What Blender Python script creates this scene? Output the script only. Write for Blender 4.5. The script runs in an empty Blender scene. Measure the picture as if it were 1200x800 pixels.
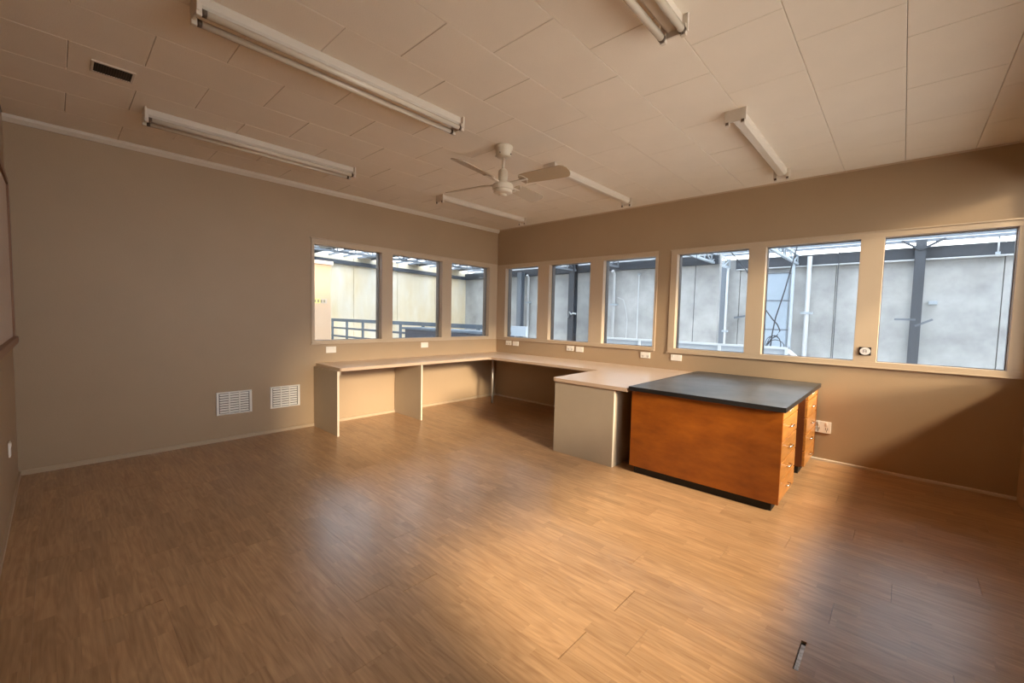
import bpy, math, random
from mathutils import Vector, Matrix
R = math.radians
random.seed(7)
scene = bpy.context.scene
C = scene.collection

# ------------------------------------------------------------------ camera
F_PX, YAW, PITCH, ROLL = 494.33, 0.7460, -0.0589, 0.0230
CAM = Vector((4.9063, -4.9248, 1.3035))
fw = Vector((-math.sin(YAW)*math.cos(PITCH), math.cos(YAW)*math.cos(PITCH), math.sin(PITCH)))
rt = fw.cross(Vector((0, 0, 1))).normalized(); up = rt.cross(fw)
rr = math.cos(ROLL)*rt + math.sin(ROLL)*up
uu = -math.sin(ROLL)*rt + math.cos(ROLL)*up
cd = bpy.data.cameras.new('camera'); cam = bpy.data.objects.new('camera', cd); C.objects.link(cam)
cd.sensor_width = 36; cd.lens = F_PX*36/1200; cd.clip_start = 0.02; cd.clip_end = 300
cam.matrix_world = Matrix(((rr.x, uu.x, -fw.x, CAM.x), (rr.y, uu.y, -fw.y, CAM.y), (rr.z, uu.z, -fw.z, CAM.z), (0, 0, 0, 1)))
scene.camera = cam

# ------------------------------------------------------------------ sky, sun, exposure
w = bpy.data.worlds.new('sky'); scene.world = w; w.use_nodes = True
bg = w.node_tree.nodes['Background']
bg.inputs[0].default_value = (0.96, 0.97, 1.0, 1); bg.inputs[1].default_value = 3.6
def sun(name, d, strength, col, ang):
    l = bpy.data.lights.new(name, 'SUN'); l.energy = strength; l.color = col; l.angle = R(ang)
    o = bpy.data.objects.new(name, l); C.objects.link(o)
    o.rotation_euler = Vector(d).to_track_quat('-Z', 'Y').to_euler(); o.location = (20, -8, 14)
    return o
sun('sun_high', (-1, 0.27, -0.92), 3.8, (1.0, 0.80, 0.55), 8)
sun('sun_low', (-1, 0.24, -0.29), 3.6, (1.0, 0.80, 0.56), 10)  # added second sun lamp, standing in for a lower light source
vs = scene.view_settings
vs.view_transform = 'Standard'; vs.look = 'None'; vs.gamma = 1; vs.use_curve_mapping = False
vs.exposure = 1.25
cy = scene.cycles
cy.max_bounces = 9; cy.diffuse_bounces = 6; cy.glossy_bounces = 4; cy.transparent_max_bounces = 16
cy.sample_clamp_indirect = 6; cy.caustics_reflective = False; cy.caustics_refractive = False

# ------------------------------------------------------------------ materials
MAT = {}
def mat(name, col, rough=0.5, metal=0.0, noise=0.0, nscale=8.0, bump=0.0, bscale=120.0, spec=0.5, coat=0.0, col2=None, stretch=None):
    m = bpy.data.materials.new(name); m.use_nodes = True; nt = m.node_tree
    b = nt.nodes['Principled BSDF']
    b.inputs['Base Color'].default_value = (*col, 1); b.inputs['Roughness'].default_value = rough
    b.inputs['Metallic'].default_value = metal; b.inputs['Specular IOR Level'].default_value = spec
    b.inputs['Coat Weight'].default_value = coat; b.inputs['Coat Roughness'].default_value = 0.12
    if noise or bump:
        tc = nt.nodes.new('ShaderNodeTexCoord'); mp = nt.nodes.new('ShaderNodeMapping')
        nt.links.new(tc.outputs['Object'], mp.inputs['Vector'])
        if stretch: mp.inputs['Scale'].default_value = stretch
    if noise:
        n = nt.nodes.new('ShaderNodeTexNoise'); n.inputs['Scale'].default_value = nscale; n.inputs['Detail'].default_value = 6; n.inputs['Roughness'].default_value = 0.6
        nt.links.new(mp.outputs[0], n.inputs['Vector'])
        r = nt.nodes.new('ShaderNodeValToRGB'); r.color_ramp.elements[0].position = 0.3; r.color_ramp.elements[1].position = 0.7
        c2 = col2 or tuple(c*(1-noise) for c in col)
        r.color_ramp.elements[0].color = (*c2, 1); r.color_ramp.elements[1].color = (*col, 1)
        nt.links.new(n.outputs[0], r.inputs[0]); nt.links.new(r.outputs[0], b.inputs['Base Color'])
    if bump:
        n2 = nt.nodes.new('ShaderNodeTexNoise'); n2.inputs['Scale'].default_value = bscale; n2.inputs['Detail'].default_value = 3
        nt.links.new(mp.outputs[0], n2.inputs['Vector'])
        bp = nt.nodes.new('ShaderNodeBump'); bp.inputs['Strength'].default_value = bump; bp.inputs['Distance'].default_value = 0.002
        nt.links.new(n2.outputs[0], bp.inputs['Height']); nt.links.new(bp.outputs[0], b.inputs['Normal'])
    MAT[name] = m; return m
mat('wall_paint', (0.385, 0.268, 0.164), 0.55, noise=0.06, nscale=2.0, bump=0.25, bscale=90)
mat('trim_paint', (0.50, 0.380, 0.265), 0.42)
mat('skirting_paint', (0.43, 0.32, 0.215), 0.45)
mat('cornice_paint', (0.60, 0.52, 0.43), 0.5)
mat('ceiling_tile', (0.80, 0.72, 0.62), 0.8, noise=0.05, nscale=3, bump=0.4, bscale=160)
mat('ceiling_backing', (0.20, 0.16, 0.12), 0.9)
mat('floor_backing', (0.03, 0.022, 0.016), 0.9)
mat('laminate_top', (0.66, 0.50, 0.39), 0.28, noise=0.08, nscale=14)
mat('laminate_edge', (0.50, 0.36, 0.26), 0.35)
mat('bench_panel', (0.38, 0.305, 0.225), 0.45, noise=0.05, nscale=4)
mat('panel_edge', (0.66, 0.55, 0.43), 0.4)
mat('post_metal', (0.45, 0.42, 0.38), 0.35, metal=0.6)
mat('desk_wood', (0.34, 0.094, 0.009), 0.30, noise=0.5, nscale=3.2, col2=(0.19, 0.044, 0.004), coat=0.15, stretch=(1.2, 1.2, 3.0))
mat('drawer_wood', (0.60, 0.24, 0.055), 0.3, noise=0.4, nscale=5, coat=0.3, stretch=(3, 1, 6))
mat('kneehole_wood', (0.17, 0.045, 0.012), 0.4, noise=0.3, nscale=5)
mat('desk_top', (0.085, 0.080, 0.075), 0.42, noise=0.5, nscale=3.5, col2=(0.016, 0.015, 0.015), bump=0.1, bscale=40)
mat('desk_edge', (0.010, 0.010, 0.011), 0.4)
mat('plinth_black', (0.006, 0.005, 0.005), 0.6)
mat('chrome', (0.8, 0.78, 0.74), 0.2, metal=1.0)
mat('vent_white', (0.80, 0.75, 0.69), 0.4)
mat('vent_dark', (0.12, 0.10, 0.085), 0.8)
mat('grille_dark', (0.022, 0.014, 0.010), 0.6)
mat('grille_slat', (0.035, 0.022, 0.015), 0.5)
mat('fixture_white', (0.62, 0.55, 0.47), 0.35)
mat('tube_glass', (0.62, 0.54, 0.44), 0.2, coat=0.4)
mat('tube_cap', (0.10, 0.07, 0.05), 0.4, metal=0.4)
mat('fan_white', (0.62, 0.54, 0.43), 0.35)
mat('fan_blade', (0.46, 0.37, 0.26), 0.45)  # off-white blades, with the shade on their undersides put into the colour
mat('socket_white', (0.82, 0.76, 0.68), 0.35)
mat('socket_slot', (0.05, 0.04, 0.035), 0.6)
mat('dial_black', (0.012, 0.010, 0.009), 0.4)
mat('dial_face', (0.70, 0.66, 0.64), 0.4)
mat('dial_mark', (0.30, 0.27, 0.27), 0.5)
mat('board_face', (0.55, 0.44, 0.36), 0.5, noise=0.05, nscale=20)
mat('board_frame', (0.22, 0.10, 0.045), 0.4)
mat('sash_dark', (0.13, 0.105, 0.09), 0.4)  # bronze sash; also carries the painted shade of the outer reveal
mat('underlay', (0.55, 0.50, 0.46), 0.35, metal=0.5, noise=0.6, nscale=60)
# outdoors
mat('concrete', (0.52, 0.53, 0.53), 0.85, noise=0.42, nscale=1.1, bump=0.2, bscale=20)
mat('concrete_warm', (0.80, 0.76, 0.68), 0.85, noise=0.25, nscale=0.8, col2=(0.70, 0.56, 0.32), bump=0.2, bscale=20, stretch=(1, 1.5, 0.5))  # concrete with golden sun glow and bright spots mixed into its colour
mat('concrete_floor', (0.40, 0.40, 0.39), 0.8, noise=0.2, nscale=1.0)
mat('steel_dark', (0.05, 0.058, 0.072), 0.5)
mat('steel_mid', (0.16, 0.185, 0.22), 0.5)
mat('steel_light', (0.40, 0.46, 0.52), 0.45)
mat('pipe_white', (0.52, 0.54, 0.56), 0.4)
mat('cable_dark', (0.05, 0.055, 0.065), 0.6)
mat('duct_blue', (0.36, 0.44, 0.53), 0.45, noise=0.1, nscale=3)
mat('box_blue', (0.035, 0.05, 0.08), 0.5)
mat('rail_blue', (0.085, 0.12, 0.165), 0.5)
mat('panel_pale', (0.26, 0.31, 0.37), 0.5, noise=0.08, nscale=4)
mat('peach_wall', (0.42, 0.29, 0.19), 0.7)
mat('sign_yellow', (0.62, 0.52, 0.16), 0.5)
mat('sign_grey', (0.36, 0.31, 0.26), 0.5)
mat('sign_ink', (0.14, 0.12, 0.06), 0.5)
mat('roof_opaque', (0.30, 0.35, 0.42), 0.5)
mat('outdoor_ground', (0.55, 0.51, 0.46), 0.9)  # kept pale so that it reflects more light indoors

def glass(name, tint, refl):
    m = bpy.data.materials.new(name); m.use_nodes = True; nt = m.node_tree; nt.nodes.clear()
    o = nt.nodes.new('ShaderNodeOutputMaterial'); t = nt.nodes.new('ShaderNodeBsdfTransparent'); t.inputs[0].default_value = (*tint, 1)
    g = nt.nodes.new('ShaderNodeBsdfGlossy'); g.inputs['Roughness'].default_value = 0.02
    f = nt.nodes.new('ShaderNodeFresnel'); f.inputs[0].default_value = refl
    x = nt.nodes.new('ShaderNodeMixShader')
    nt.links.new(f.outputs[0], x.inputs[0]); nt.links.new(t.outputs[0], x.inputs[1]); nt.links.new(g.outputs[0], x.inputs[2]); nt.links.new(x.outputs[0], o.inputs[0])
    MAT[name] = m
glass('window_glass', (0.95, 0.97, 0.97), 1.35)
def translucent(name, tint, frac):
    m = bpy.data.materials.new(name); m.use_nodes = True; nt = m.node_tree; nt.nodes.clear()
    o = nt.nodes.new('ShaderNodeOutputMaterial'); t = nt.nodes.new('ShaderNodeBsdfTransparent'); t.inputs[0].default_value = (*tint, 1)
    g = nt.nodes.new('ShaderNodeBsdfTranslucent'); g.inputs[0].default_value = (*tint, 1)
    x = nt.nodes.new('ShaderNodeMixShader'); x.inputs[0].default_value = frac
    nt.links.new(t.outputs[0], x.inputs[1]); nt.links.new(g.outputs[0], x.inputs[2]); nt.links.new(x.outputs[0], o.inputs[0])
    MAT[name] = m
translucent('skylight_sheet', (0.62, 0.66, 0.71), 0.7)

def wood_floor():
    m = bpy.data.materials.new('floor_laminate'); m.use_nodes = True; nt = m.node_tree; N = nt.nodes; L = nt.links
    b = N['Principled BSDF']
    tc = N.new('ShaderNodeTexCoord'); oi = N.new('ShaderNodeObjectInfo'); sep = N.new('ShaderNodeSeparateXYZ'); L.new(tc.outputs['Object'], sep.inputs[0])
    def M(op, a, bb=None, c=None):
        n = N.new('ShaderNodeMath'); n.operation = op
        for i, v in enumerate((a, bb, c)):
            if v is None: continue
            if isinstance(v, (int, float)): n.inputs[i].default_value = v
            else: L.new(v, n.inputs[i])
        return n.outputs[0]
    strip = M('FLOOR', M('DIVIDE', M('ADD', sep.outputs[1], 0.0978), 0.0653))
    seg = M('FLOOR', M('DIVIDE', M('ADD', sep.outputs[0], M('MULTIPLY', strip, 0.173)), 0.41))
    cmb = N.new('ShaderNodeCombineXYZ'); L.new(strip, cmb.inputs[0]); L.new(seg, cmb.inputs[1]); L.new(M('MULTIPLY', oi.outputs['Random'], 97.0), cmb.inputs[2])
    wn = N.new('ShaderNodeTexWhiteNoise'); L.new(cmb.outputs[0], wn.inputs['Vector'])
    # grain
    off = N.new('ShaderNodeCombineXYZ'); L.new(M('MULTIPLY_ADD', wn.outputs['Value'], 30.0, sep.outputs[0]), off.inputs[0]); L.new(sep.outputs[1], off.inputs[1]); L.new(M('MULTIPLY', oi.outputs['Random'], 40.0), off.inputs[2])
    mp = N.new('ShaderNodeMapping'); mp.inputs['Scale'].default_value = (2.2, 34, 1); L.new(off.outputs[0], mp.inputs[0])
    n1 = N.new('ShaderNodeTexNoise'); n1.inputs['Scale'].default_value = 1.6; n1.inputs['Detail'].default_value = 7; n1.inputs['Roughness'].default_value = 0.62; n1.inputs['Distortion'].default_value = 0.6; L.new(mp.outputs[0], n1.inputs['Vector'])
    mp2 = N.new('ShaderNodeMapping'); mp2.inputs['Scale'].default_value = (1.3, 9, 1); L.new(off.outputs[0], mp2.inputs[0])
    wv = N.new('ShaderNodeTexNoise'); wv.inputs['Scale'].default_value = 1.3; wv.inputs['Detail'].default_value = 1; L.new(mp2.outputs[0], wv.inputs['Vector'])
    rings = M('MULTIPLY_ADD', M('SINE', M('MULTIPLY', wv.outputs[0], 60.0)), 0.5, 0.5)
    g = M('ADD', M('MULTIPLY', n1.outputs[0], 0.85), M('MULTIPLY', rings, 0.10))
    r = N.new('ShaderNodeValToRGB'); r.color_ramp.elements[0].position = 0.30; r.color_ramp.elements[1].position = 0.72
    r.color_ramp.elements[0].color = (0.310, 0.168, 0.080, 1); r.color_ramp.elements[1].color = (0.52, 0.318, 0.168, 1)
    L.new(g, r.inputs[0])
    tone = M('ADD', M('MULTIPLY', wn.outputs['Value'], 0.18), M('ADD', M('MULTIPLY', oi.outputs['Random'], 0.08), 0.84))
    mx = N.new('ShaderNodeVectorMath'); mx.operation = 'SCALE'; L.new(r.outputs[0], mx.inputs[0]); L.new(tone, mx.inputs['Scale'])
    L.new(mx.outputs[0], b.inputs['Base Color'])
    n3 = N.new('ShaderNodeTexNoise'); n3.inputs['Scale'].default_value = 2.5; n3.inputs['Detail'].default_value = 4; L.new(tc.outputs['Object'], n3.inputs['Vector'])
    L.new(M('MULTIPLY_ADD', n3.outputs[0], 0.10, 0.25), b.inputs['Roughness'])
    b.inputs['Specular IOR Level'].default_value = 0.55
    bp = N.new('ShaderNodeBump'); bp.inputs['Strength'].default_value = 0.06; bp.inputs['Distance'].default_value = 0.001; L.new(n1.outputs[0], bp.inputs['Height']); L.new(bp.outputs[0], b.inputs['Normal'])
    MAT['floor_laminate'] = m
wood_floor()

# ------------------------------------------------------------------ builders
class MB:
    def __init__(s): s.v = []; s.f = []; s.smooth = False
    def box(s, x0, x1, y0, y1, z0, z1):
        n = len(s.v); x0, x1 = sorted((x0, x1)); y0, y1 = sorted((y0, y1)); z0, z1 = sorted((z0, z1))
        s.v += [(x0,y0,z0),(x1,y0,z0),(x1,y1,z0),(x0,y1,z0),(x0,y0,z1),(x1,y0,z1),(x1,y1,z1),(x0,y1,z1)]
        s.f += [tuple(n+i for i in q) for q in ((0,3,2,1),(4,5,6,7),(0,1,5,4),(1,2,6,5),(2,3,7,6),(3,0,4,7))]
        return s
    def prism(s, poly, axis, a, b):                 # poly in the two other axes, extruded along axis
        n = len(s.v); k = len(poly)
        def P(p, t): 
            return {'x': (t, p[0], p[1]), 'y': (p[0], t, p[1]), 'z': (p[0], p[1], t)}[axis]
        s.v += [P(p, a) for p in poly] + [P(p, b) for p in poly]
        s.f += [tuple(range(n+k-1, n-1, -1)), tuple(range(n+k, n+2*k))]
        s.f += [(n+i, n+(i+1) % k, n+k+(i+1) % k, n+k+i) for i in range(k)]
        return s
    def lathe(s, prof, c=(0, 0, 0), seg=28):        # prof: (r, z) list, around z
        n = len(s.v); k = len(prof)
        for r, z in prof:
            for j in range(seg):
                a = 2*math.pi*j/seg; s.v.append((c[0]+r*math.cos(a), c[1]+r*math.sin(a), c[2]+z))
        for i in range(k-1):
            for j in range(seg):
                j2 = (j+1) % seg; s.f.append((n+i*seg+j, n+i*seg+j2, n+(i+1)*seg+j2, n+(i+1)*seg+j))
        s.f.append(tuple(n+j for j in reversed(range(seg)))); s.f.append(tuple(n+(k-1)*seg+j for j in range(seg)))
        return s
    def tube(s, pts, r, seg=10):
        pts = [Vector(p) for p in pts]; n = len(s.v); k = len(pts)
        for i, p in enumerate(pts):
            t = (pts[min(i+1, k-1)] - pts[max(i-1, 0)]).normalized()
            a = t.cross(Vector((0.31, 0.17, 0.93)) if abs(t.z) < 0.9 else Vector((1, 0, 0))).normalized(); b = t.cross(a)
            for j in range(seg):
                q = 2*math.pi*j/seg; s.v.append(tuple(p + r*(math.cos(q)*a + math.sin(q)*b)))
        for i in range(k-1):
            for j in range(seg):
                j2 = (j+1) % seg; s.f.append((n+i*seg+j, n+i*seg+j2, n+(i+1)*seg+j2, n+(i+1)*seg+j))
        s.f.append(tuple(n+j for j in reversed(range(seg)))); s.f.append(tuple(n+(k-1)*seg+j for j in range(seg)))
        return s
    def bar(s, p, q, wd, ht):                       # rectangular bar between two points
        p, q = Vector(p), Vector(q); t = (q-p).normalized()
        a = t.cross(Vector((0, 0, 1)) if abs(t.z) < 0.95 else Vector((0, 1, 0))).normalized(); b = a.cross(t)
        n = len(s.v)
        for e in (p, q):
            for i, j in ((-1,-1),(1,-1),(1,1),(-1,1)): s.v.append(tuple(e + a*wd/2*i + b*ht/2*j))
        s.f += [tuple(n+i for i in f) for f in ((0,3,2,1),(4,5,6,7),(0,1,5,4),(1,2,6,5),(2,3,7,6),(3,0,4,7))]
        return s
def obj(name, mb, m, parent=None, bevel=0.0, smooth=False):
    me = bpy.data.meshes.new(name)
    off = Vector((0, 0, 0)); q = parent
    while q: off += q.location; q = q.parent
    vs_ = [tuple(Vector(v)-off) for v in mb.v] if parent else None
    if not parent:                                  # origin at the base centre of the thing
        xs, ys, zs = zip(*mb.v); o0 = Vector(((min(xs)+max(xs))/2, (min(ys)+max(ys))/2, min(zs))); vs_ = [tuple(Vector(v)-o0) for v in mb.v]
    me.from_pydata(vs_, [], mb.f); me.materials.append(MAT[m])
    import bmesh
    bm = bmesh.new(); bm.from_mesh(me); bmesh.ops.recalc_face_normals(bm, faces=bm.faces); bm.to_mesh(me); bm.free()
    if smooth:
        for p in me.polygons: p.use_smooth = len(p.vertices) == 4
    o = bpy.data.objects.new(name, me); C.objects.link(o)
    if parent: o.parent = parent
    else: o.location = o0
    if bevel:
        bv = o.modifiers.new('bevel', 'BEVEL'); bv.width = bevel; bv.segments = 2; bv.limit_method = 'ANGLE'
    return o
def B(*a): return MB().box(*a)
def tag(o, label, cat, group=None):
    o['label'] = label; o['category'] = cat
    if group: o['group'] = group
    return o
def thing(name, loc, label, cat, group=None):
    o = bpy.data.objects.new(name, None); C.objects.link(o); o.location = loc; o.empty_display_size = 0.1
    return tag(o, label, cat, group)
def struct_empty(name, loc):
    o = bpy.data.objects.new(name, None); C.objects.link(o); o.location = loc; o['kind'] = 'structure'; o.empty_display_size = 0.1; return o
def struct(name, mb, m, bevel=0):
    o = obj(name, mb, m, None, bevel); o['kind'] = 'structure'; return o
def dup(root, loc, label=None, group=None):
    r = root.copy(); C.objects.link(r); r.location = loc
    if label: r['label'] = label
    if group: r['group'] = group
    for ch in list(root.children):
        c = ch.copy(); C.objects.link(c); c.parent = r
        for g in list(ch.children):
            d = g.copy(); C.objects.link(d); d.parent = c
    return r

# ------------------------------------------------------------------ room shell
W, LEN, H, T = 5.613, 5.152, 2.70, 0.14
def wall(name, axis, at, out, u0, u1, z0, z1, holes, m):
    """plane at axis=at, thickness going to at+out; holes = (u0,u1,z0,z1)"""
    us = sorted({u0, u1, *[h[0] for h in holes], *[h[1] for h in holes]}); zs = sorted({z0, z1, *[h[2] for h in holes], *[h[3] for h in holes]})
    full = lambda i, j: 0 <= i < len(us)-1 and 0 <= j < len(zs)-1 and not any(h[0]-1e-6 <= (us[i]+us[i+1])/2 <= h[1]+1e-6 and h[2] <= (zs[j]+zs[j+1])/2 <= h[3] for h in holes)
    mb = MB(); idx = {}
    def V(i, j, s):
        k = (i, j, s)
        if k not in idx:
            idx[k] = len(mb.v); t = at + (out if s else 0)
            mb.v.append((t, us[i], zs[j]) if axis == 'x' else (us[i], t, zs[j]))
        return idx[k]
    for i in range(len(us)-1):
        for j in range(len(zs)-1):
            if not full(i, j): continue
            mb.f.append((V(i,j,0), V(i+1,j,0), V(i+1,j+1,0), V(i,j+1,0))); mb.f.append((V(i,j,1), V(i,j+1,1), V(i+1,j+1,1), V(i+1,j,1)))
            for (di, dj, a, b) in ((-1,0,(i,j),(i,j+1)), (1,0,(i+1,j),(i+1,j+1)), (0,-1,(i,j),(i+1,j)), (0,1,(i,j+1),(i+1,j+1))):
                if not full(i+di, j+dj): mb.f.append((V(*a,0), V(*b,0), V(*b,1), V(*a,1)))
    return struct(name, mb, m)
LN = 0.018                                           # window lining thickness
WA = [(-2.93, -2.09), (-1.935, -1.13), (-0.96, -0.185)]; ZA = (0.980, 2.075)
WB = [(0.19, 0.862), (1.073, 1.772), (1.973, 2.682), (2.945, 3.688), (3.845, 4.588), (4.75, 5.506)]; ZB = (0.975, 2.068)
WD = [(-4.30, -0.04)]; ZD = (0.94, 2.40)
WF = []; ZF = (0.94, 2.20)
hl = lambda ws, z: [(a-LN, b+LN, z[0]-LN, z[1]+LN) for a, b in ws]
wall('wall_left', 'x', 0, -T, -LEN-T, T, -0.10, H+0.12, hl(WA, ZA), 'wall_paint')
wall('wall_back', 'y', 0, T, 0.0, W+T, -0.10, H+0.12, hl(WB, ZB), 'wall_paint')
wall('wall_right', 'x', W, T, -LEN-T, 0.0, -0.10, H+0.12, hl(WD, ZD), 'wall_paint')
wall('wall_front', 'y', -LEN, -T, 0.0, W, -0.10, H+0.12, hl(WF, ZF), 'wall_paint')

# floor: laminate boards on a backing
fl = struct('floor', B(0, W, -LEN, 0, -0.10, -0.010), 'floor_backing')
PW, PL = 0.1955, 1.205
def plank(x0, x1, y0, y1):
    x0 += 0.0003; x1 -= 0.0003; y0 += 0.0001; y1 -= 0.0001
    cx, cy_ = (x0+x1)/2, (y0+y1)/2; k = (round(x1-x0, 4), round(y1-y0, 4))
    if k not in PLK:
        a, b, c = k[0]/2, k[1]/2, 0.0004; mb = MB()
        mb.v = [(-a,-b,-.0085),(a,-b,-.0085),(a,b,-.0085),(-a,b,-.0085),(-a,-b,-c),(a,-b,-c),(a,b,-c),(-a,b,-c),(-a+c,-b+c,0),(a-c,-b+c,0),(a-c,b-c,0),(-a+c,b-c,0)]
        mb.f = [(0,3,2,1),(0,1,5,4),(1,2,6,5),(2,3,7,6),(3,0,4,7),(4,5,9,8),(5,6,10,9),(6,7,11,10),(7,4,8,11),(8,9,10,11)]
        me = bpy.data.meshes.new('plank'); me.from_pydata(mb.v, [], mb.f); me.materials.append(MAT['floor_laminate']); PLK[k] = me
    o = bpy.data.objects.new('plank', PLK[k]); C.objects.link(o); o.parent = fl; o.location = Vector((cx, cy_, 0)) - fl.location
PLK = {}
KNOWN = {0: (4.031, 0.004), 2: (4.010, 0.004), 3: (3.250, 0.004), 8: (2.540, 0.004), 6: (1.152, 0.003), -1: (4.682, 0.017)}
for k in range(-16, 11):
    y1 = -3.068 - PW*k; y0 = y1 - PW
    y1 = min(y1, -0.004); y0 = max(y0, -LEN+0.004)
    if y1-y0 < 0.02: continue
    e, gap = KNOWN.get(k, (((k*0.382) % 1.0)*PL + random.uniform(0, 0.12), 0.0006))
    ends = []; x = e
    while x > 0: x -= PL
    x += PL if x < -PL else 0
    cuts = [q for q in [x + PL*i for i in range(-1, 8)] if 0.12 < q < W-0.12]
    prev = 0.004
    for q in cuts:
        g = gap if abs(q-e) < 1e-3 else 0.0006
        plank(prev, q-g/2, y0, y1); prev = q+g/2
    plank(prev, W-0.004, y0, y1)
us_ = obj('underlay_strip', B(4.6765, 4.6905, -3.062, -2.895, -0.0098, -0.0035), 'underlay', fl); us_['label'] = 'silvery torn underlay showing in an open board joint'

# ceiling: brick-bonded fibre tiles under a backing
ce = struct('ceiling', B(0, W, -LEN, 0, H+0.006, H+0.12), 'ceiling_backing')
TX, TY = 0.4035, 0.612
TIL = {}
def tile(x0, x1, y0, y1):
    g = 0.0012; x0 += g; x1 -= g; y0 += g; y1 -= g; k = (round(x1-x0, 4), round(y1-y0, 4))
    if k not in TIL:
        a, b, c, h = k[0]/2, k[1]/2, 0.0022, 0.012; me = bpy.data.meshes.new('ceiling_tile')
        v = [(-a,-b,h),(a,-b,h),(a,b,h),(-a,b,h),(-a,-b,c),(a,-b,c),(a,b,c),(-a,b,c),(-a+c,-b+c,0),(a-c,-b+c,0),(a-c,b-c,0),(-a+c,b-c,0)]
        f = [(0,1,2,3),(1,0,4,5),(2,1,5,6),(3,2,6,7),(0,3,7,4),(5,4,8,9),(6,5,9,10),(7,6,10,11),(4,7,11,8),(9,8,11,10)]
        me.from_pydata(v, [], f); me.materials.append(MAT['ceiling_tile']); TIL[k] = me
    o = bpy.data.objects.new('ceiling_tile', TIL[k]); C.objects.link(o); o.parent = ce
    o.location = Vector(((x0+x1)/2, (y0+y1)/2, H - 0.006 + random.uniform(-0.0006, 0.0006))) - ce.location
for i in range(14):
    x0 = max(TX*i, 0.002); x1 = min(TX*(i+1), W-0.002)
    if x1-x0 < 0.03: continue
    base = -0.252 if i % 2 == 0 else -0.558
    cuts = [-0.002] + [base-TY*k for k in range(9) if base-TY*k > -LEN+0.05] + [-LEN+0.002]
    for a, b in zip(cuts[:-1], cuts[1:]): tile(x0, x1, b, a)

# skirtings, cornice
struct('baseboard_left', MB().prism([(0.0, 0.0), (0.014, 0.0), (0.014, 0.030), (0.006, 0.036), (0.0, 0.036)], 'y', -LEN, 0.0), 'skirting_paint')
struct('baseboard_back', MB().prism([(0.0, 0.0), (-0.014, 0.0), (-0.014, 0.018), (-0.006, 0.024), (0.0, 0.024)], 'x', 0.015, W), 'cornice_paint')
struct('baseboard_front', B(0.015, W, -LEN, -LEN+0.012, 0, 0.03), 'skirting_paint')
struct('trim_1', MB().prism([(0.0, 2.645), (0.010, 2.645), (0.030, 2.672), (0.034, 2.694), (0.0, 2.694)], 'y', -LEN, 0.0), 'cornice_paint')
struct('trim_2', MB().prism([(0.0, 2.682), (-0.008, 2.682), (-0.012, 2.694), (0.0, 2.694)], 'x', 0.035, W), 'trim_paint')

# window surrounds and windows -------------------------------------------------
def surround(name, axis, u0, u1, z0, z1, holes, zz, face):
    """flat boards on the wall face around and between the openings; face=+1 or -1 = room side"""
    e = struct_empty(name, (0, (u0+u1)/2, z0) if axis == 'x' else ((u0+u1)/2, 0, z0))
    t = 0.010*face
    def bd(nm, a, b, c, d, th=t): obj(nm, B(0, th, a, b, c, d) if axis == 'x' else B(a, b, 0, th, c, d), 'trim_paint', e, bevel=0.002)
    bd('head_board', u0, u1, zz[1], z1); bd('sill_board', u0, u1, z0, zz[0])
    edges = [u0] + [q for h in holes for q in h] + [u1]
    for a, b in zip(edges[0::2], edges[1::2]):
        if b-a > 0.004: bd('mullion_board', a, b, zz[0], zz[1])
    for c, d in ((z1, z1+0.012), (z0-0.012, z0)): bd('architrave_bead', u0-(0.012 if u0 > 0.01 or axis == 'x' else 0), u1, c, d, t*1.6)
    return e
surround('trim_3', 'x', -2.965, -0.012, 0.945, 2.128, WA, ZA, 1)
surround('trim_4', 'y', 0.012, 2.715, 0.940, 2.116, WB[:3], ZB, -1)
surround('trim_5', 'y', 2.872, W-0.004, 0.932, 2.114, WB[3:], ZB, -1)
wn = [0]
def window(axis, at, out, u0, u1, z0, z1, face):
    wn[0] += 1
    e = struct_empty('window_%d' % wn[0], (at, (u0+u1)/2, z0) if axis == 'x' else ((u0+u1)/2, at, z0))
    d0, d1, d2 = at, at+out*0.44, at+out
    def bb(nm, a, b, c, d, p0, p1, m, bevel=0): return obj(nm, B(p0, p1, a, b, c, d) if axis == 'x' else B(a, b, p0, p1, c, d), m, e, bevel)
    bb('jamb', u0-LN, u0, z0-LN, z1+LN, d0, d1, 'trim_paint'); bb('jamb', u1, u1+LN, z0-LN, z1+LN, d0, d1, 'trim_paint')
    bb('head_lining', u0, u1, z1, z1+LN, d0, d1, 'trim_paint'); bb('sill_lining', u0, u1, z0-LN, z0, d0, d1, 'trim_paint')
    for q0, q1, r0, r1 in ((u0-LN, u0, z0-LN, z1+LN), (u1, u1+LN, z0-LN, z1+LN), (u0, u1, z1, z1+LN), (u0, u1, z0-LN, z0)):
        bb('outer_frame', q0, q1, r0, r1, d1, d2, 'sash_dark')  # outer frame; the shadow on this reveal is painted in as dark colour
    s = 0.004; p0, p1 = at+out*0.44, at+out*0.52                       # dark sash rim holding the pane
    bb('sash_rim', u0, u0+s, z0, z1, p0, p1, 'sash_dark'); bb('sash_rim', u1-s, u1, z0, z1, p0, p1, 'sash_dark')
    bb('sash_rim', u0+s, u1-s, z1-s, z1, p0, p1, 'sash_dark'); bb('sash_rim', u0+s, u1-s, z0, z0+s, p0, p1, 'sash_dark')
    bb('pane', u0+s, u1-s, z0+s, z1-s, at+out*0.46, at+out*0.49, 'window_glass')
for a, b in WA: window('x', 0, -T, a, b, *ZA, 1)
for a, b in WB: window('y', 0, T, a, b, *ZB, -1)
for a, b in WD: window('x', W, T, a, b, *ZD, -1)
for a, b in WF: window('y', -LEN, -T, a, b, *ZF, 1)

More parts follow.
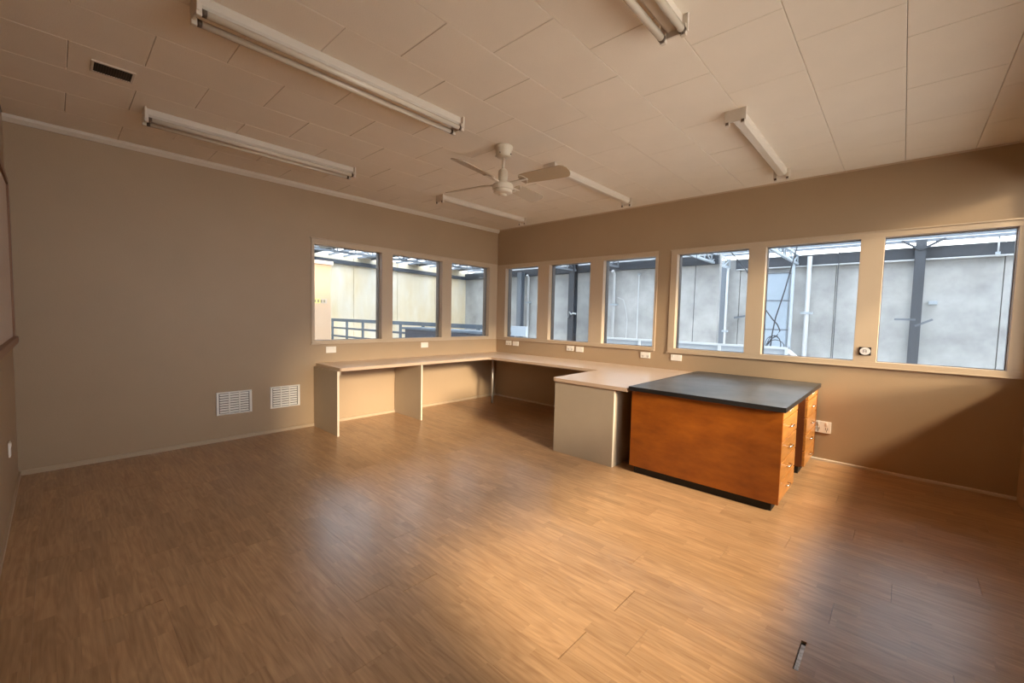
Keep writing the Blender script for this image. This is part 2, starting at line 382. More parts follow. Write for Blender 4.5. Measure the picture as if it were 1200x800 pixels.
# ------------------------------------------------------------------ workbench along both walls
ZT, ZU = 0.722, 0.688
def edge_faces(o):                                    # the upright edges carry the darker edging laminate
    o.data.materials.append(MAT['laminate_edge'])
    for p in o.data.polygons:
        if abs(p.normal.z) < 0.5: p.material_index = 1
wb = thing('workbench', (1.6, -0.4, 0), 'beige laminate corner workbench running along two walls beneath the windows', 'workbench')
edge_faces(obj('worktop', MB().prism([(0.001, -2.915), (0.605, -2.915), (0.62, -2.90), (0.62, -1.70), (0.001, -1.70)], 'z', ZU, ZT), 'laminate_top', wb, bevel=0.003))
edge_faces(obj('worktop', MB().prism([(0.001, -1.699), (0.62, -1.699), (0.62, -0.775), (0.66, -0.745), (1.50, -0.745), (1.50, -0.001), (0.001, -0.001)], 'z', ZU, ZT), 'laminate_top', wb, bevel=0.003))
edge_faces(obj('worktop', MB().prism([(1.501, -0.745), (2.395, -0.745), (2.425, -1.63), (2.45, -1.655), (3.225, -1.655), (3.225, -0.001), (1.501, -0.001)], 'z', ZU, ZT), 'laminate_top', wb, bevel=0.003))
def support(y0, y1, x0, x1, axis):
    p = obj('support_panel', B(x0, x1, y0, y1, 0.0, ZU), 'bench_panel', wb, bevel=0.001)
    if axis == 'x': obj('edge_strip', B(x1, x1+0.003, y0, y1, 0.0, ZU), 'panel_edge', p)
    else: obj('edge_strip', B(x1, x1+0.003, y0, y1, 0.0, ZU), 'panel_edge', p)
support(-2.945, -2.925, 0.016, 0.602, 'x')
support(-1.897, -1.877, 0.016, 0.602, 'x')
support(-1.640, -1.615, 2.455, 3.095, 'x')
obj('side_panel', B(3.078, 3.098, -1.614, -0.75, 0.0, ZU), 'bench_panel', wb)
obj('wall_batten', B(0.001, 0.022, -2.90, -0.02, 0.640, ZU), 'bench_panel', wb)
obj('wall_batten', B(0.03, 3.2, -0.022, -0.001, 0.640, ZU), 'bench_panel', wb)
obj('wall_batten', B(0.024, 0.60, -2.925, -2.905, 0.645, ZU), 'bench_panel', wb)
obj('post', MB().tube([(0.435, -0.50, 0), (0.435, -0.50, ZU)], 0.016, 14), 'post_metal', wb, smooth=True)

# ------------------------------------------------------------------ orange timber desk
X0, X1, Y0, Y1 = 3.255, 4.352, -1.625, -0.045
dk = thing('pedestal_desk', ((X0+X1)/2, (Y0+Y1)/2, 0), 'orange varnished timber desk with worn black top, beside the workbench', 'desk')
dt = obj('desktop', B(3.244, 4.368, -1.656, -0.032, 0.708, 0.740), 'desk_top', dk, bevel=0.002)
for q in ((3.240, 4.372, -1.660, -1.656), (3.240, 4.372, -0.032, -0.028), (3.240, 3.244, -1.656, -0.032), (4.368, 4.372, -1.656, -0.032)): obj('edge_band', B(*q, 0.707, 0.7405), 'desk_edge', dt)
obj('side_panel', B(X0, X1, Y0, Y0+0.02, 0.062, 0.708), 'desk_wood', dk, bevel=0.0015)
obj('side_panel', B(X0, X1, Y1-0.02, Y1, 0.062, 0.708), 'desk_wood', dk)
obj('back_panel', B(X0, X0+0.02, Y0+0.02, Y1-0.02, 0.062, 0.708), 'desk_wood', dk)
obj('plinth', B(X0+0.03, X1-0.045, Y0+0.028, -1.07, 0.0, 0.062), 'plinth_black', dk)
obj('plinth', B(X0+0.03, X1-0.045, -0.58, Y1-0.028, 0.0, 0.062), 'plinth_black', dk)
obj('plinth', B(X0+0.03, X0+0.05, -1.07, -0.58, 0.0, 0.062), 'plinth_black', dk)
for (a, b) in ((Y0+0.02, -1.065), (-0.585, Y1-0.02)):
    ped = obj('pedestal', B(X0+0.02, X1-0.022, a, b, 0.062, 0.706), 'kneehole_wood', dk)
    zc = [0.064, 0.203, 0.346, 0.490, 0.640]
    for i in range(4):
        d = obj('drawer', B(X1-0.022, X1-0.002, a+0.006, b-0.006, zc[i]+0.004, zc[i+1]-0.004), 'drawer_wood', dk, bevel=0.002)
        zh = (zc[i]+zc[i+1])/2 + 0.005; ym = (a+b)/2 - 0.02
        obj('handle', MB().tube([(X1-0.004, ym-0.045, zh), (X1+0.016, ym-0.042, zh+0.002), (X1+0.020, ym-0.03, zh+0.003), (X1+0.020, ym+0.03, zh+0.003), (X1+0.016, ym+0.042, zh+0.002), (X1-0.004, ym+0.045, zh)], 0.0048, 8), 'chrome', d, smooth=True)
    s = obj('writing_slide', B(X1-0.022, X1-0.001, a+0.006, b-0.006, 0.645, 0.703), 'drawer_wood', dk, bevel=0.002)
    obj('finger_pull', MB().tube([(X1-0.001, (a+b)/2+0.05*math.cos(t), 0.672+0.016*math.sin(t)) for t in [math.pi*i/10 for i in range(11)]], 0.004, 8), 'panel_edge', s, smooth=True)

# ------------------------------------------------------------------ wall and ceiling vents
def wall_vent(y0, y1, z0, z1, label):
    e = thing('wall_vent', (0.0, (y0+y1)/2, z0), label, 'vent', 'white wall vents')
    obj('backing', B(0.0005, 0.003, y0+0.01, y1-0.01, z0+0.01, z1-0.01), 'vent_dark', e)
    bt = 0.022
    for a, b, c, d in ((y0, y1, z1-bt*0.6, z1), (y0, y1, z0, z0+bt*0.6), (y0, y0+bt, z0+bt*0.6, z1-bt*0.6), (y1-bt, y1, z0+bt*0.6, z1-bt*0.6)):
        obj('frame', B(0.001, 0.014, a, b, c, d), 'vent_white', e, bevel=0.002)
    third = (y1-y0-2*bt)/3
    for k in (1, 2): obj('divider', B(0.001, 0.013, y0+bt+third*k-0.006, y0+bt+third*k+0.006, z0+0.013, z1-0.013), 'vent_white', e)
    n = 8; hgt = (z1-z0-0.03)/n
    me = None
    for k in range(3):
        ya, yb = y0+bt+third*k+0.007, y0+bt+third*(k+1)-0.007
        for i in range(n):
            z = z0+0.015+hgt*(i+0.5)
            obj('slat', MB().prism([(0.0035, z+hgt*0.28), (0.0115, z-hgt*0.34), (0.0125, z-hgt*0.26), (0.0045, z+hgt*0.34)], 'y', ya, yb), 'vent_white', e)
    return e
wall_vent(-3.879, -3.570, 0.262, 0.490, 'white louvred wall vent farther from the workbench')
wall_vent(-3.398, -3.097, 0.262, 0.495, 'white louvred wall vent next to the end of the workbench')
cv = thing('ceiling_vent', (1.398, -4.655, H-0.03), 'small dark slatted vent in the ceiling above the left wall', 'vent')
for a, b, c, d in ((1.316, 1.330, -4.750, -4.562), (1.466, 1.480, -4.750, -4.562), (1.330, 1.466, -4.750, -4.738), (1.330, 1.466, -4.574, -4.562)):
    obj('frame', B(a, b, c, d, H-0.013, H-0.005), 'fixture_white', cv, bevel=0.001)
obj('backing', B(1.328, 1.468, -4.740, -4.572, H-0.0085, H-0.0055), 'grille_dark', cv)
for i in range(15):
    y = -4.731+i*0.0111
    obj('slat', B(1.331, 1.465, y, y+0.003, H-0.0125, H-0.0088), 'grille_slat', cv)

# ------------------------------------------------------------------ fluorescent battens
def batten(x, y0, y1, tubes, label):
    e = thing('fluorescent_light', (x, (y0+y1)/2, H-0.105), label, 'light fixture', 'fluorescent ceiling battens')
    hw = 0.040
    obj('housing', MB().prism([(x-hw, H-0.006), (x+hw, H-0.006), (x+hw, H-0.045), (x+hw*0.62, H-0.062), (x-hw*0.62, H-0.062), (x-hw, H-0.045)], 'y', y0+0.012, y1-0.012), 'fixture_white', e, bevel=0.0015)
    for yy, s in ((y0, 1), (y1, -1)):
        hd = obj('lamp_holder', B(x-0.066, x+0.066, yy, yy+0.012*s, H-0.085, H-0.006), 'fixture_white', e, bevel=0.002)
        for dx in (-0.047, 0.047):
            obj('lamp_socket', B(x+dx-0.013, x+dx+0.013, yy-0.001*s, yy+0.022*s, H-0.103, H-0.052), 'fixture_white', hd, bevel=0.003)
            if not tubes: obj('pin_slot', B(x+dx-0.009, x+dx+0.009, yy-0.002*s, yy+0.023*s, H-0.098, H-0.080), 'tube_cap', hd)
    if tubes:
        for dx in (-0.047, 0.047):
            t = obj('tube', MB().tube([(x+dx, y0+0.030, H-0.084), (x+dx, y1-0.030, H-0.084)], 0.0165, 16), 'tube_glass', e, smooth=True)
            for a, b in ((y0+0.022, y0+0.04), (y1-0.04, y1-0.022)):
                obj('tube_cap', MB().tube([(x+dx, a, H-0.084), (x+dx, b, H-0.084)], 0.0172, 16), 'tube_cap', t, smooth=True)
    return e
Z1, Z2, Z3, Z4 = -4.47, -2.935, -1.86, -0.395
batten(2.50, Z1, Z2, True, 'longest-looking twin-tube ceiling batten, between the small ceiling vent and the fan')
batten(0.92, Z1, Z2, True, 'twin-tube ceiling batten beside the left wall, nearest the small dark vent')
batten(4.05, Z1, Z2, True, 'twin-tube ceiling batten at the top edge, mostly cut off by the frame')
batten(0.875, Z3, Z4, False, 'tubeless ceiling batten near the far corner, left of the fan')
batten(2.48, Z3, Z4, False, 'tubeless ceiling batten partly hidden behind the fan blade')
batten(4.02, Z3, Z4, False, 'tubeless ceiling batten reaching the window wall, right of the fan')

# ------------------------------------------------------------------ ceiling fan
FX, FY = 2.42, -2.39
fan = thing('ceiling_fan', (FX, FY, 2.30), 'off-white four-blade ceiling fan on a short rod', 'ceiling fan')
obj('canopy', MB().lathe([(0.072, 2.694), (0.076, 2.690), (0.076, 2.675), (0.068, 2.668), (0.062, 2.615), (0.050, 2.604), (0.018, 2.602)], (FX, FY, 0), 32), 'fan_white', fan, smooth=True)
for k in range(4):
    a = R(20+90*k); obj('screw', MB().tube([(FX+0.062*math.cos(a), FY+0.062*math.sin(a), 2.625), (FX+0.070*math.cos(a), FY+0.070*math.sin(a), 2.625)], 0.005, 8), 'socket_slot', fan)
obj('rod', MB().lathe([(0.011, 2.603), (0.011, 2.50)], (FX, FY, 0), 16), 'fan_white', fan, smooth=True)
obj('motor_cover', MB().lathe([(0.014, 2.512), (0.028, 2.508), (0.038, 2.495), (0.040, 2.47), (0.038, 2.425), (0.042, 2.405)], (FX, FY, 0), 32), 'fan_white', fan, smooth=True)
obj('motor', MB().lathe([(0.042, 2.408), (0.046, 2.400), (0.076, 2.392), (0.083, 2.384), (0.085, 2.380), (0.085, 2.346), (0.082, 2.342), (0.076, 2.341), (0.076, 2.322), (0.070, 2.316), (0.040, 2.308)], (FX, FY, 0), 36), 'fan_white', fan)
obj('bottom_cap', MB().lathe([(0.034, 2.309), (0.034, 2.300), (0.012, 2.294)], (FX, FY, 0), 24), 'fan_white', fan, smooth=True)
ZB_ = 2.405
def blade(ang):
    ca, sa = math.cos(ang), math.sin(ang); p = R(17)
    def P(r, c, z):                                  # c = chordwise, pitched about the blade's axis
        y = c*math.cos(p); zz = ZB_ - c*math.sin(p)*-1*-1 + z
        return (FX + r*ca - y*sa, FY + r*sa + y*ca, zz)
    out = [(0.165, -0.030), (0.18, -0.050), (0.21, -0.060), (0.40, -0.070), (0.55, -0.072), (0.578, -0.062), (0.596, -0.035), (0.600, 0.0), (0.596, 0.035), (0.578, 0.062), (0.55, 0.072), (0.40, 0.070), (0.21, 0.060), (0.18, 0.050), (0.165, 0.030)]
    mb = MB(); n = len(out)
    mb.v = [P(r, c, -0.003) for r, c in out] + [P(r, c, 0.003) for r, c in out]
    mb.f = [tuple(range(n)), tuple(range(2*n-1, n-1, -1))] + [(i, (i+1) % n, n+(i+1) % n, n+i) for i in range(n)]
    b = obj('blade', mb, 'fan_blade', fan)
    arm = MB()
    arm.bar(P(0.05, 0, -0.012), P(0.13, 0, -0.010), 0.026, 0.010); arm.bar(P(0.125, 0, -0.010), P(0.235, 0.0, -0.007), 0.030, 0.006)
    ac = [P(0.185+0.040*math.cos(t), 0.055*math.sin(t), -0.006) for t in [R(-90+18*i) for i in range(11)]]
    arm.tube(ac, 0.004, 6)
    obj('blade_bracket', arm, 'fan_white', b)
for k in range(4): blade(R(9.5+90*k))

# ------------------------------------------------------------------ sockets and switches
def socket(kind, axis, u, z, wd, ht, label, slots=True, face=-1):
    """kind = object name; axis 'y' = on wall_back, 'x' = on wall_left, 'f' = on wall_front"""
    loc = {'y': (u, 0, z-ht/2), 'x': (0, u, z-ht/2), 'f': (u, -LEN, z-ht/2)}[axis]
    e = thing(kind, loc, label, 'power socket' if kind == 'power_socket' else 'switch', 'white wall plates')
    def bb(nm, a, b, c, d, t0, t1, m, bev=0, par=e):
        return obj(nm, {'y': B(u+a, u+b, -t0, -t1, z+c, z+d), 'x': B(t0, t1, u+a, u+b, z+c, z+d), 'f': B(u+a, u+b, -LEN+t0, -LEN+t1, z+c, z+d)}[axis], m, par, bev)
    pl = bb('plate', -wd/2, wd/2, -ht/2, ht/2, 0.0005, 0.009, 'socket_white', 0.002)
    for s in (-1, 1):
        bb('rocker', s*wd*0.25-0.006, s*wd*0.25+0.006, ht*0.14, ht*0.40, 0.009, 0.0125, 'socket_white', 0.001)
        if slots:
            bb('slot', s*wd*0.25-0.010, s*wd*0.25-0.006, -ht*0.24, -ht*0.02, 0.0085, 0.0096, 'socket_slot', 0, pl)
            bb('slot', s*wd*0.25+0.006, s*wd*0.25+0.010, -ht*0.24, -ht*0.02, 0.0085, 0.0096, 'socket_slot', 0, pl)
            bb('slot', s*wd*0.25-0.002, s*wd*0.25+0.002, -ht*0.40, -ht*0.22, 0.0085, 0.0096, 'socket_slot', 0, pl)
    return e
PS = 'power_socket'
socket(PS, 'x', -2.743, 0.868, 0.118, 0.073, 'white plate under the leftmost window on the left wall', False)
socket(PS, 'x', -1.425, 0.879, 0.118, 0.073, 'white plate under the middle window on the left wall', False)
socket(PS, 'y', 0.285, 0.882, 0.118, 0.070, 'white socket nearest the room corner, left of a pair', True)
socket(PS, 'y', 0.440, 0.880, 0.118, 0.070, 'blank-looking white plate second from the corner, right of a pair', False)
socket(PS, 'y', 1.480, 0.876, 0.118, 0.070, 'white socket, left of the pair under the second back-wall window', True)
socket(PS, 'y', 1.638, 0.872, 0.118, 0.070, 'white plate, right of the pair under the second back-wall window', False)
socket(PS, 'y', 2.600, 0.868, 0.125, 0.072, 'single white socket under the third back-wall window', True)
socket(PS, 'y', 2.980, 0.868, 0.125, 0.070, 'white plate just left of the black desktop, under the fourth window', False)
socket(PS, 'y', 4.400, 0.325, 0.130, 0.110, 'large square white socket low on the wall behind the desk', True)
socket('light_switch', 'f', 0.795, 0.392, 0.075, 0.095, 'small white plate low on the wall below the framed board', False)

dl = thing('dial_switch', (4.668, -0.010, 1.034), 'round white dial on a black square between the last two windows', 'dial')
obj('plate', B(4.630, 4.712, -0.0102, -0.016, 1.032, 1.104), 'dial_black', dl, bevel=0.002)
def disc_y(cx, cz, r, y0, y1, rz=None):
    return MB().prism([(cx+r*math.cos(2*math.pi*i/28), cz+(rz or r)*math.sin(2*math.pi*i/28)) for i in range(28)], 'y', y0, y1)
fc = obj('dial_face', disc_y(4.671, 1.068, 0.037, -0.016, -0.021, 0.033), 'dial_face', dl)
for a, b, c, d in ((4.655, 4.662, 1.055, 1.082), (4.662, 4.680, 1.076, 1.082), (4.664, 4.676, 1.062, 1.067), (4.676, 4.682, 1.055, 1.076)):
    obj('dial_mark', B(a, b, -0.0212, -0.0222, c, d), 'dial_mark', fc)

# ------------------------------------------------------------------ framed board on the wall beside the camera
wbd = thing('notice_board', (1.35, -LEN, 1.04), 'pale notice board with a brown timber frame on the left edge', 'notice board')
yb = -LEN
obj('board', B(0.14, 2.55, yb+0.001, yb+0.010, 1.075, 2.165), 'board_face', wbd)
for a, b, c, d in ((0.10, 2.59, 2.165, 2.205), (0.10, 0.14, 1.075, 2.165), (2.55, 2.59, 1.075, 2.165)):
    obj('frame', B(a, b, yb+0.001, yb+0.022, c, d), 'board_frame', wbd, bevel=0.002)
obj('ledge', B(0.10, 2.59, yb+0.001, yb+0.036, 1.028, 1.075), 'board_frame', wbd, bevel=0.003)

# ------------------------------------------------------------------ the hall outside the windows
CX, CY, CZ = CAM
AX = lambda s, y: CX + s*(y-CY)                       # x on a depth plane y
HZ = -3.0
struct('floor_hall', B(-11, 9, T+0.02, 10.4, HZ-0.2, HZ), 'concrete_floor')
struct('floor_yard', B(-11, -T-0.02, -7, T+0.02, HZ-0.2, HZ), 'concrete_floor')
struct('ground', B(-0.1, 60, -40, -LEN-T-0.02, -0.35, -0.15), 'outdoor_ground')  # unseen ground, raised and paled to bounce light up to the ceiling
struct('ground_side', B(W+T+0.02, 60, -LEN-T-0.02, 0.1, -0.35, -0.15), 'outdoor_ground')  # same unseen raised ground, bouncing light in through the right-hand window
def panel_wall(name, axis, at, th, cuts, z0, z1, m):
    e = struct_empty(name, (at, cuts[0], z0) if axis == 'x' else (cuts[0], at, z0))
    for a, b in zip(cuts[:-1], cuts[1:]):
        obj('concrete_panel', B(at, at+th, a+0.008, b-0.008, z0, z1) if axis == 'x' else B(a+0.008, b-0.008, at, at+th, z0, z1), m, e, bevel=0.006)
panel_wall('wall_hall_left', 'x', -10.5, -0.2, [-7.0, -4.4, -1.8, 0.8, 2.8, 4.7, 6.6, 8.62], HZ, 3.42, 'concrete_warm')
panel_wall('wall_hall_back', 'y', 8.4, 0.2, [-10.508, -8.2, -5.9, -3.4, -1.0, 0.16, 0.86], HZ, 3.30, 'concrete')
panel_wall('wall_hall_far', 'y', 10.0, 0.2, [0.2, 1.0, 3.45, 6.55, 9.2], HZ, 3.30, 'concrete')
panel_wall('wall_hall_right', 'x', 9.0, 0.2, [0.3, 3.4, 6.6, 10.0], HZ, 3.30, 'concrete')
panel_wall('wall_hall_end', 'y', -7.0, -0.2, [-10.5, -7.0, -3.5, -0.2], HZ, 3.30, 'concrete')
# roof: strips of sheeting on purlins
roof = struct_empty('ceiling_hall', (-1, 5, 3.42))
def roof_part(x0, x1, y0, y1):
    n = round((y1-y0)/0.55); d = (y1-y0)/n
    for i in range(n):
        a = y0+d*i; clear = i % 4 != 1
        obj('roof_sheet', B(x0, x1, a+0.005, a+d-0.005, 3.44, 3.452), 'skylight_sheet' if clear else 'roof_opaque', roof)
        obj('purlin', B(x0, x1, a-0.02, a+0.02, 3.37, 3.438), 'steel_mid', roof)
roof_part(-10.7, 9.2, 0.20, 10.2)
roof_part(-10.7, -0.20, -7.0, 0.19)
def fascia(name, mb, label): tag(obj(name, mb, 'steel_dark'), label, 'beam')
fascia('eaves_beam', B(-10.4, 0.86, 8.26, 8.39, 2.98, 3.24), 'dark steel beam along the top of the nearer grey concrete wall')
fascia('eaves_beam', B(0.9, 8.98, 9.84, 9.98, 2.97, 3.26), 'dark steel beam along the top of the farthest concrete wall')
fascia('eaves_beam', MB().bar((-10.40, -6.9, 3.34), (-10.40, 8.25, 3.05), 0.12, 0.14), 'dark steel beam sloping along the top of the yellowish wall')
def truss(x, y0, y1, z0, z1, label, m='steel_light', step=0.55):
    e = thing('roof_truss', (x, (y0+y1)/2, z0), label, 'roof truss', 'roof trusses over the hall')
    obj('bottom_chord', MB().bar((x, y0, z0), (x, y1, z0), 0.07, 0.06), m, e); obj('top_chord', MB().bar((x, y0, z1), (x, y1, z1), 0.07, 0.06), m, e)
    n = int((y1-y0)/step)
    for i in range(n):
        a = y0+(y1-y0)*i/n; b = y0+(y1-y0)*(i+1)/n
        obj('web', MB().bar((x, a, z0 if i % 2 else z1), (x, b, z1 if i % 2 else z0), 0.03, 0.03), m, e)
        obj('web', MB().bar((x, b, z0), (x, b, z1), 0.03, 0.03), m, e)
truss(0.72, 0.5, 9.8, 3.02, 3.28, 'pale lattice truss seen through the fourth back-wall window')
truss(2.55, 0.5, 9.8, 3.02, 3.28, 'pale lattice truss seen through the fifth back-wall window')
truss(-4.05, 0.5, 8.2, 3.05, 3.30, 'grey lattice truss above the dark column', 'steel_mid')
truss(-7.6, -6.5, 8.2, 3.12, 3.34, 'grey lattice truss nearest the yellowish wall', 'steel_mid')
truss(-2.2, -6.5, 7.9, 3.05, 3.30, 'grey lattice truss outside the left windows', 'steel_mid')
def column(x, y, sz, z1, label, m='steel_dark'):
    e = thing('steel_column', (x, y, HZ), label, 'column', 'steel columns in the hall')
    t = 0.025
    obj('web', B(x-0.012, x+0.012, y-sz/2+t, y+sz/2-t, HZ, z1), m, e)
    obj('flange', B(x-sz/2, x+sz/2, y-sz/2, y-sz/2+t, HZ, z1), m, e); obj('flange', B(x-sz/2, x+sz/2, y+sz/2-t, y+sz/2, HZ, z1), m, e)
    return e
column(AX(-0.693, 8.05), 8.05, 0.24, 3.42, 'dark steel column in the second back-wall window')
column(AX(-0.892, 8.05), 8.05, 0.22, 3.1, 'grey steel column in the first back-wall window', 'steel_mid')
column(AX(-0.622, 8.2), 8.2, 0.24, 3.1, 'dark steel column at the left of the third window')
column(AX(-0.2955, 9.75), 9.75, 0.22, 3.1, 'grey steel column in the corner of the fourth window', 'steel_mid')
c6 = column(AX(0.0150, 9.70), 9.70, 0.20, 3.42, 'dark steel column with braces in the last window')
cx6 = AX(0.0150, 9.70)
obj('knee_brace', MB().bar((cx6, 9.60, 3.18), (cx6-0.36, 9.60, 3.50-0.08), 0.05, 0.05), 'steel_dark', c6)
obj('knee_brace', MB().bar((cx6, 9.60, 3.18), (cx6+0.42, 9.60, 3.50-0.08), 0.05, 0.05), 'steel_dark', c6)
obj('bracket_arm', MB().bar((cx6, 9.62, 1.46), (AX(-0.012, 9.62), 9.62, 1.46), 0.04, 0.05), 'steel_mid', c6)
obj('bracket_arm', MB().bar((cx6, 9.62, 1.30), (AX(0.036, 9.62), 9.62, 1.47), 0.04, 0.05), 'steel_mid', c6)
def pipe(name, pts, r, m, label, cat, bracket=None):
    if bracket is None: return tag(obj(name, MB().tube(pts, r, 10), m, smooth=True), label, cat)
    e = thing(name, pts[0], label, cat); obj('pipe_run', MB().tube(pts, r, 10), m, e, smooth=True)
    for z in bracket:
        x, y = pts[0][0], pts[0][1]; obj('pipe_clip', B(x-r*2.4, x+r*2.4, y-r*1.2, y+r*1.4, z-0.03, z+0.03), 'steel_light', e)
xa = AX(-0.860, 8.25); pipe('downpipe', [(xa, 8.25, HZ), (xa, 8.25, 2.9), (xa, 8.15, 3.0)], 0.05, 'pipe_white', 'white downpipe in the first back-wall window', 'pipe', (0.3, 1.9))
xa = AX(-0.563, 8.25); pipe('downpipe', [(xa, 8.25, HZ), (xa, 8.25, 2.85), (xa, 8.12, 2.95)], 0.055, 'pipe_white', 'thick white downpipe in the third back-wall window', 'pipe', (0.3, 1.8))
xa = AX(-0.494, 8.30); pipe('conduit', [(xa, 8.30, HZ), (xa, 8.30, 2.80)], 0.02, 'pipe_white', 'thin white conduit in the third back-wall window', 'pipe', (2.80,))
xa = AX(-0.140, 9.66); pipe('downpipe', [(xa, 9.66, HZ), (xa, 9.66, 3.2)], 0.06, 'pipe_white', 'white downpipe in the fifth back-wall window', 'pipe', (1.60,))
xa = AX(-0.287, 9.60); pipe('downpipe', [(xa, 9.60, HZ), (xa, 9.60, 3.0)], 0.035, 'pipe_white', 'slim white pipe beside the column in the fourth window', 'pipe', (1.0,))
pipe('sprinkler_pipe', [(0.95, 9.75, 2.94), (8.9, 9.75, 2.96)], 0.022, 'pipe_white', 'thin white pipe running along the top of the farthest wall', 'pipe')
xa = AX(0.102, 9.70); pipe('pipe_drop', [(xa, 9.68, 2.99), (xa, 9.68, 3.37)], 0.016, 'pipe_white', 'short white pipe drop at the top right of the last window', 'pipe', (3.0,))
xa = AX(0.034, 9.9); tag(obj('wall_light', B(xa-0.07, xa+0.09, 9.86, 9.99, 1.84, 1.93), 'steel_light', bevel=0.01), 'small pale fitting on the concrete wall in the last window', 'light fixture')
xa = AX(-0.27, 9.9); tag(obj('wall_bracket', MB().bar((xa, 9.95, 1.43), (xa+0.55, 9.80, 1.52), 0.05, 0.06), 'steel_mid'), 'short grey bracket on the wall in the fourth window', 'bracket')
# blue-grey vertical duct with seams, pale post and sloping bar
xd0, xd1 = AX(-0.222, 9.6), AX(-0.172, 9.6)
du = thing('vertical_duct', ((xd0+xd1)/2, 9.6, HZ), 'blue-grey seamed vertical duct in the fifth back-wall window', 'duct')
zs = [HZ, 0.35, 1.10, 1.95, 2.75]
for a, b in zip(zs[:-1], zs[1:]):
    obj('duct_section', B(xd0, xd1, 9.52, 9.80, a+0.012, b-0.012), 'duct_blue', du, bevel=0.01); obj('duct_seam', B(xd0-0.01, xd1+0.01, 9.51, 9.80, b-0.012, b+0.012), 'steel_mid', du)
pipe('pale_post', [(AX(-0.166, 9.45), 9.45, HZ), (AX(-0.166, 9.45), 9.45, 3.10)], 0.04, 'steel_light', 'pale upright post beside the blue-grey duct', 'post')
# hanging cables
def cable(pts, r, label, m='cable_dark'):
    tag(obj('cable', MB().tube(pts, r, 8), m, smooth=True), label, 'cable', 'hanging cables in the hall')
def pix(dx, dz, y): return (AX(dx, y), y, CZ + dz*(y-CY))
def up_to(dx, dz, y, z=3.372):                         # the cable's top end on the purlins above a sight point
    return (AX(dx, y), y, z)
cable([up_to(-0.305, 0, 6.867), pix(-0.285, 0.153, 6.867), pix(-0.262, 0.125, 6.867), pix(-0.243, 0.098, 6.867), pix(-0.236, 0.06, 6.867), (AX(-0.233, 6.867), 6.867, HZ)], 0.014, 'dark diagonal cable in the fourth back-wall window')
ct = thing('cable_tangle', pix(-0.194, -0.06, 6.867), 'tangle of dark cables hanging in the fifth back-wall window', 'cable', 'hanging cables in the hall')
obj('strand', MB().tube([up_to(-0.158, 0, 6.867), pix(-0.170, 0.110, 6.867), pix(-0.180, 0.06, 6.867), pix(-0.192, 0.01, 6.867), pix(-0.196, -0.02, 6.867), pix(-0.199, -0.06, 6.867)], 0.014, 8), 'cable_dark', ct, smooth=True)
obj('strand', MB().tube([up_to(-0.231, 0, 6.84), pix(-0.230, 0.07, 6.84), pix(-0.214, 0.031, 6.84), pix(-0.198, 0.008, 6.84), pix(-0.188, -0.004, 6.84), pix(-0.183, -0.016, 6.84), pix(-0.188, -0.027, 6.84), pix(-0.197, -0.033, 6.84), pix(-0.203, -0.045, 6.84)], 0.014, 8), 'cable_dark', ct, smooth=True)
for k, (rx, rz) in enumerate(((0.014, 0.017), (0.012, 0.020), (0.016, 0.013))):
    obj('coil', MB().tube([pix(-0.194+0.002*k+rx*math.sin(t), -0.044-0.002*k+rz*math.cos(t), 6.85+0.02*k) for t in [R(24*i) for i in range(16)]], 0.009, 6), 'cable_dark', ct, smooth=True)
cable([up_to(-0.355, 0, 6.0), pix(-0.356, 0.05, 6.0), (AX(-0.357, 6.0), 6.0, HZ)], 0.007, 'thin dark cord hanging in the fourth back-wall window')
cable([up_to(-0.095, 0, 9.72), (AX(-0.095, 9.72), 9.72, HZ)], 0.010, 'thin dark cord at the right of the fifth window')
cable([pix(-0.551, 0.056, 8.16), pix(-0.535, 0.05, 8.16), pix(-0.528, 0.03, 8.16), pix(-0.522, 0.0, 8.16), pix(-0.524, -0.06, 8.16), (AX(-0.524, 8.16), 8.16, HZ)], 0.012, 'thin white cable beside the pipes in the third window', 'pipe_white')
cable([pix(-0.706, 0.000, 7.905), pix(-0.703, 0.018, 7.905), pix(-0.697, 0.010, 7.905), pix(-0.690, 0.014, 7.905), pix(-0.681, 0.012, 7.905)], 0.03, 'pale lagged cable tied to the dark column', 'pipe_white')
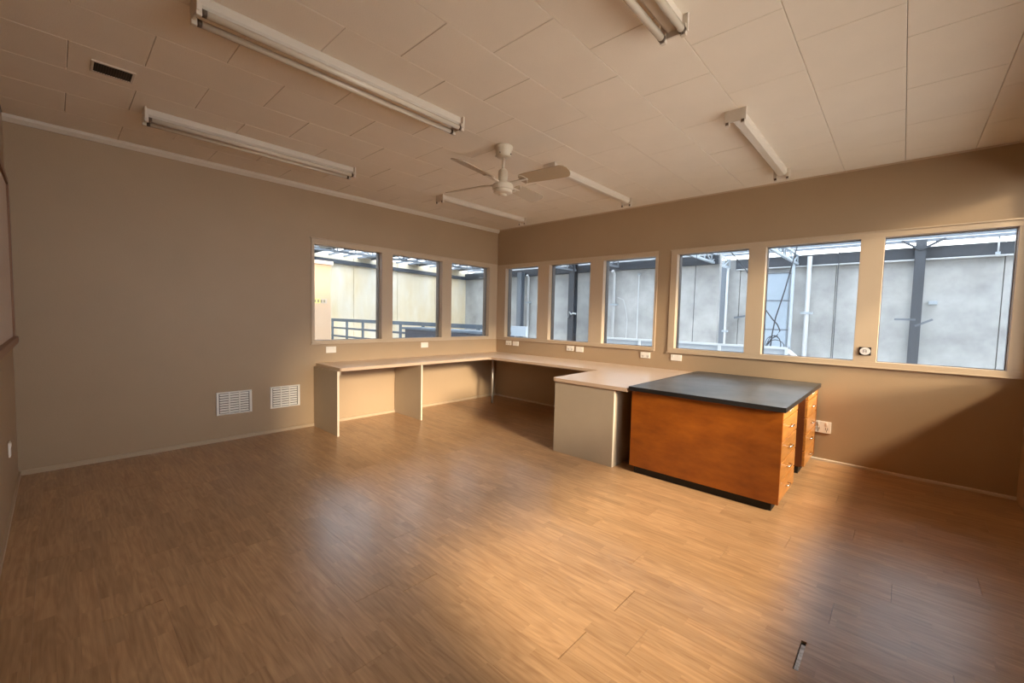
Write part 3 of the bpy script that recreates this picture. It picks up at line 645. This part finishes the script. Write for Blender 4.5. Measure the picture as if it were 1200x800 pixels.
# walkway railing, blue beam, dark box, pale parapet, peach wall
def railing():
    y = 1.7; x0, x1 = -9.9, -1.1
    e = thing('railing', ((x0+x1)/2, y, 0), 'blue-grey steel walkway railing outside the left windows', 'railing')
    for z, h in ((1.10, 0.10), (0.81, 0.06), (0.53, 0.06)): obj('rail', B(x0, x1, y-0.025, y+0.025, z-h, z), 'rail_blue', e)
    for i in range(9): x = x0+0.05+i*1.08; obj('post', B(x-0.03, x+0.03, y-0.03, y+0.03, 0.0, 1.03), 'rail_blue', e)
railing()
struct('floor_walkway', B(-10.4, 9.0, 1.62, 2.9, -0.12, 0.0), 'steel_mid')
struct('floor_walkway_left', B(-10.4, -T-0.05, 0.95, 1.60, -0.12, 0.0), 'steel_mid')
tag(obj('blue_beam', B(-1.9, AX(-0.852, 1.7), 1.60, 1.66, 0.90, 1.105), 'duct_blue', bevel=0.004), 'short blue beam at the bottom of the first back-wall window', 'beam')
bx = thing('dark_cabinet', (-2.6, 1.25, 0), 'long dark blue cabinet beyond the left-wall windows', 'cabinet')
obj('body', B(-4.25, -1.15, 1.02, 1.5, 0.0, 0.93), 'box_blue', bx); obj('lid', B(-4.33, -1.10, 0.98, 1.54, 0.93, 0.98), 'rail_blue', bx, bevel=0.005)
pp = thing('parapet', (2.4, 1.7, 0), 'pale blue panelled parapet below the third to fifth windows', 'parapet')
xs = [0.95, 1.70, 2.30, 2.95, 3.35, 3.79]
for a, b in zip(xs[:-1], xs[1:]):
    obj('infill_panel', B(a+0.02, b-0.02, 1.68, 1.71, 0.05, 0.95), 'panel_pale', pp); obj('post', B(b-0.02, b+0.02, 1.66, 1.72, 0.0, 0.98), 'steel_light', pp)
obj('top_rail', B(0.95, 3.81, 1.655, 1.725, 0.952, 0.98), 'steel_light', pp)
obj('sloping_bar', MB().bar((3.78, 1.69, 0.96), (3.96, 1.69, 0.80), 0.04, 0.04), 'pipe_white', pp)
pk = thing('peach_room', (-4.7, -2.5, HZ), 'peach-painted lift enclosure outside the leftmost window', 'building')
obj('wall_block', B(-5.6, -4.0, -4.2, -0.962, HZ, 2.30), 'peach_wall', pk); obj('roof_cap', B(-5.65, -3.95, -4.25, -0.93, 2.30, 2.37), 'cornice_paint', pk)
sg = thing('wall_sign', (-4.0, -1.18, 1.49), 'small yellow and grey sign on the peach wall', 'sign')
obj('plate', B(-3.999, -3.990, -1.40, -1.185, 1.490, 1.580), 'sign_yellow', sg); obj('plate', B(-3.999, -3.990, -1.184, -1.045, 1.490, 1.580), 'sign_grey', sg)
for i in range(5): obj('print_mark', B(-3.990, -3.988, -1.37+i*0.062, -1.335+i*0.062, 1.505, 1.562), 'sign_ink', sg)
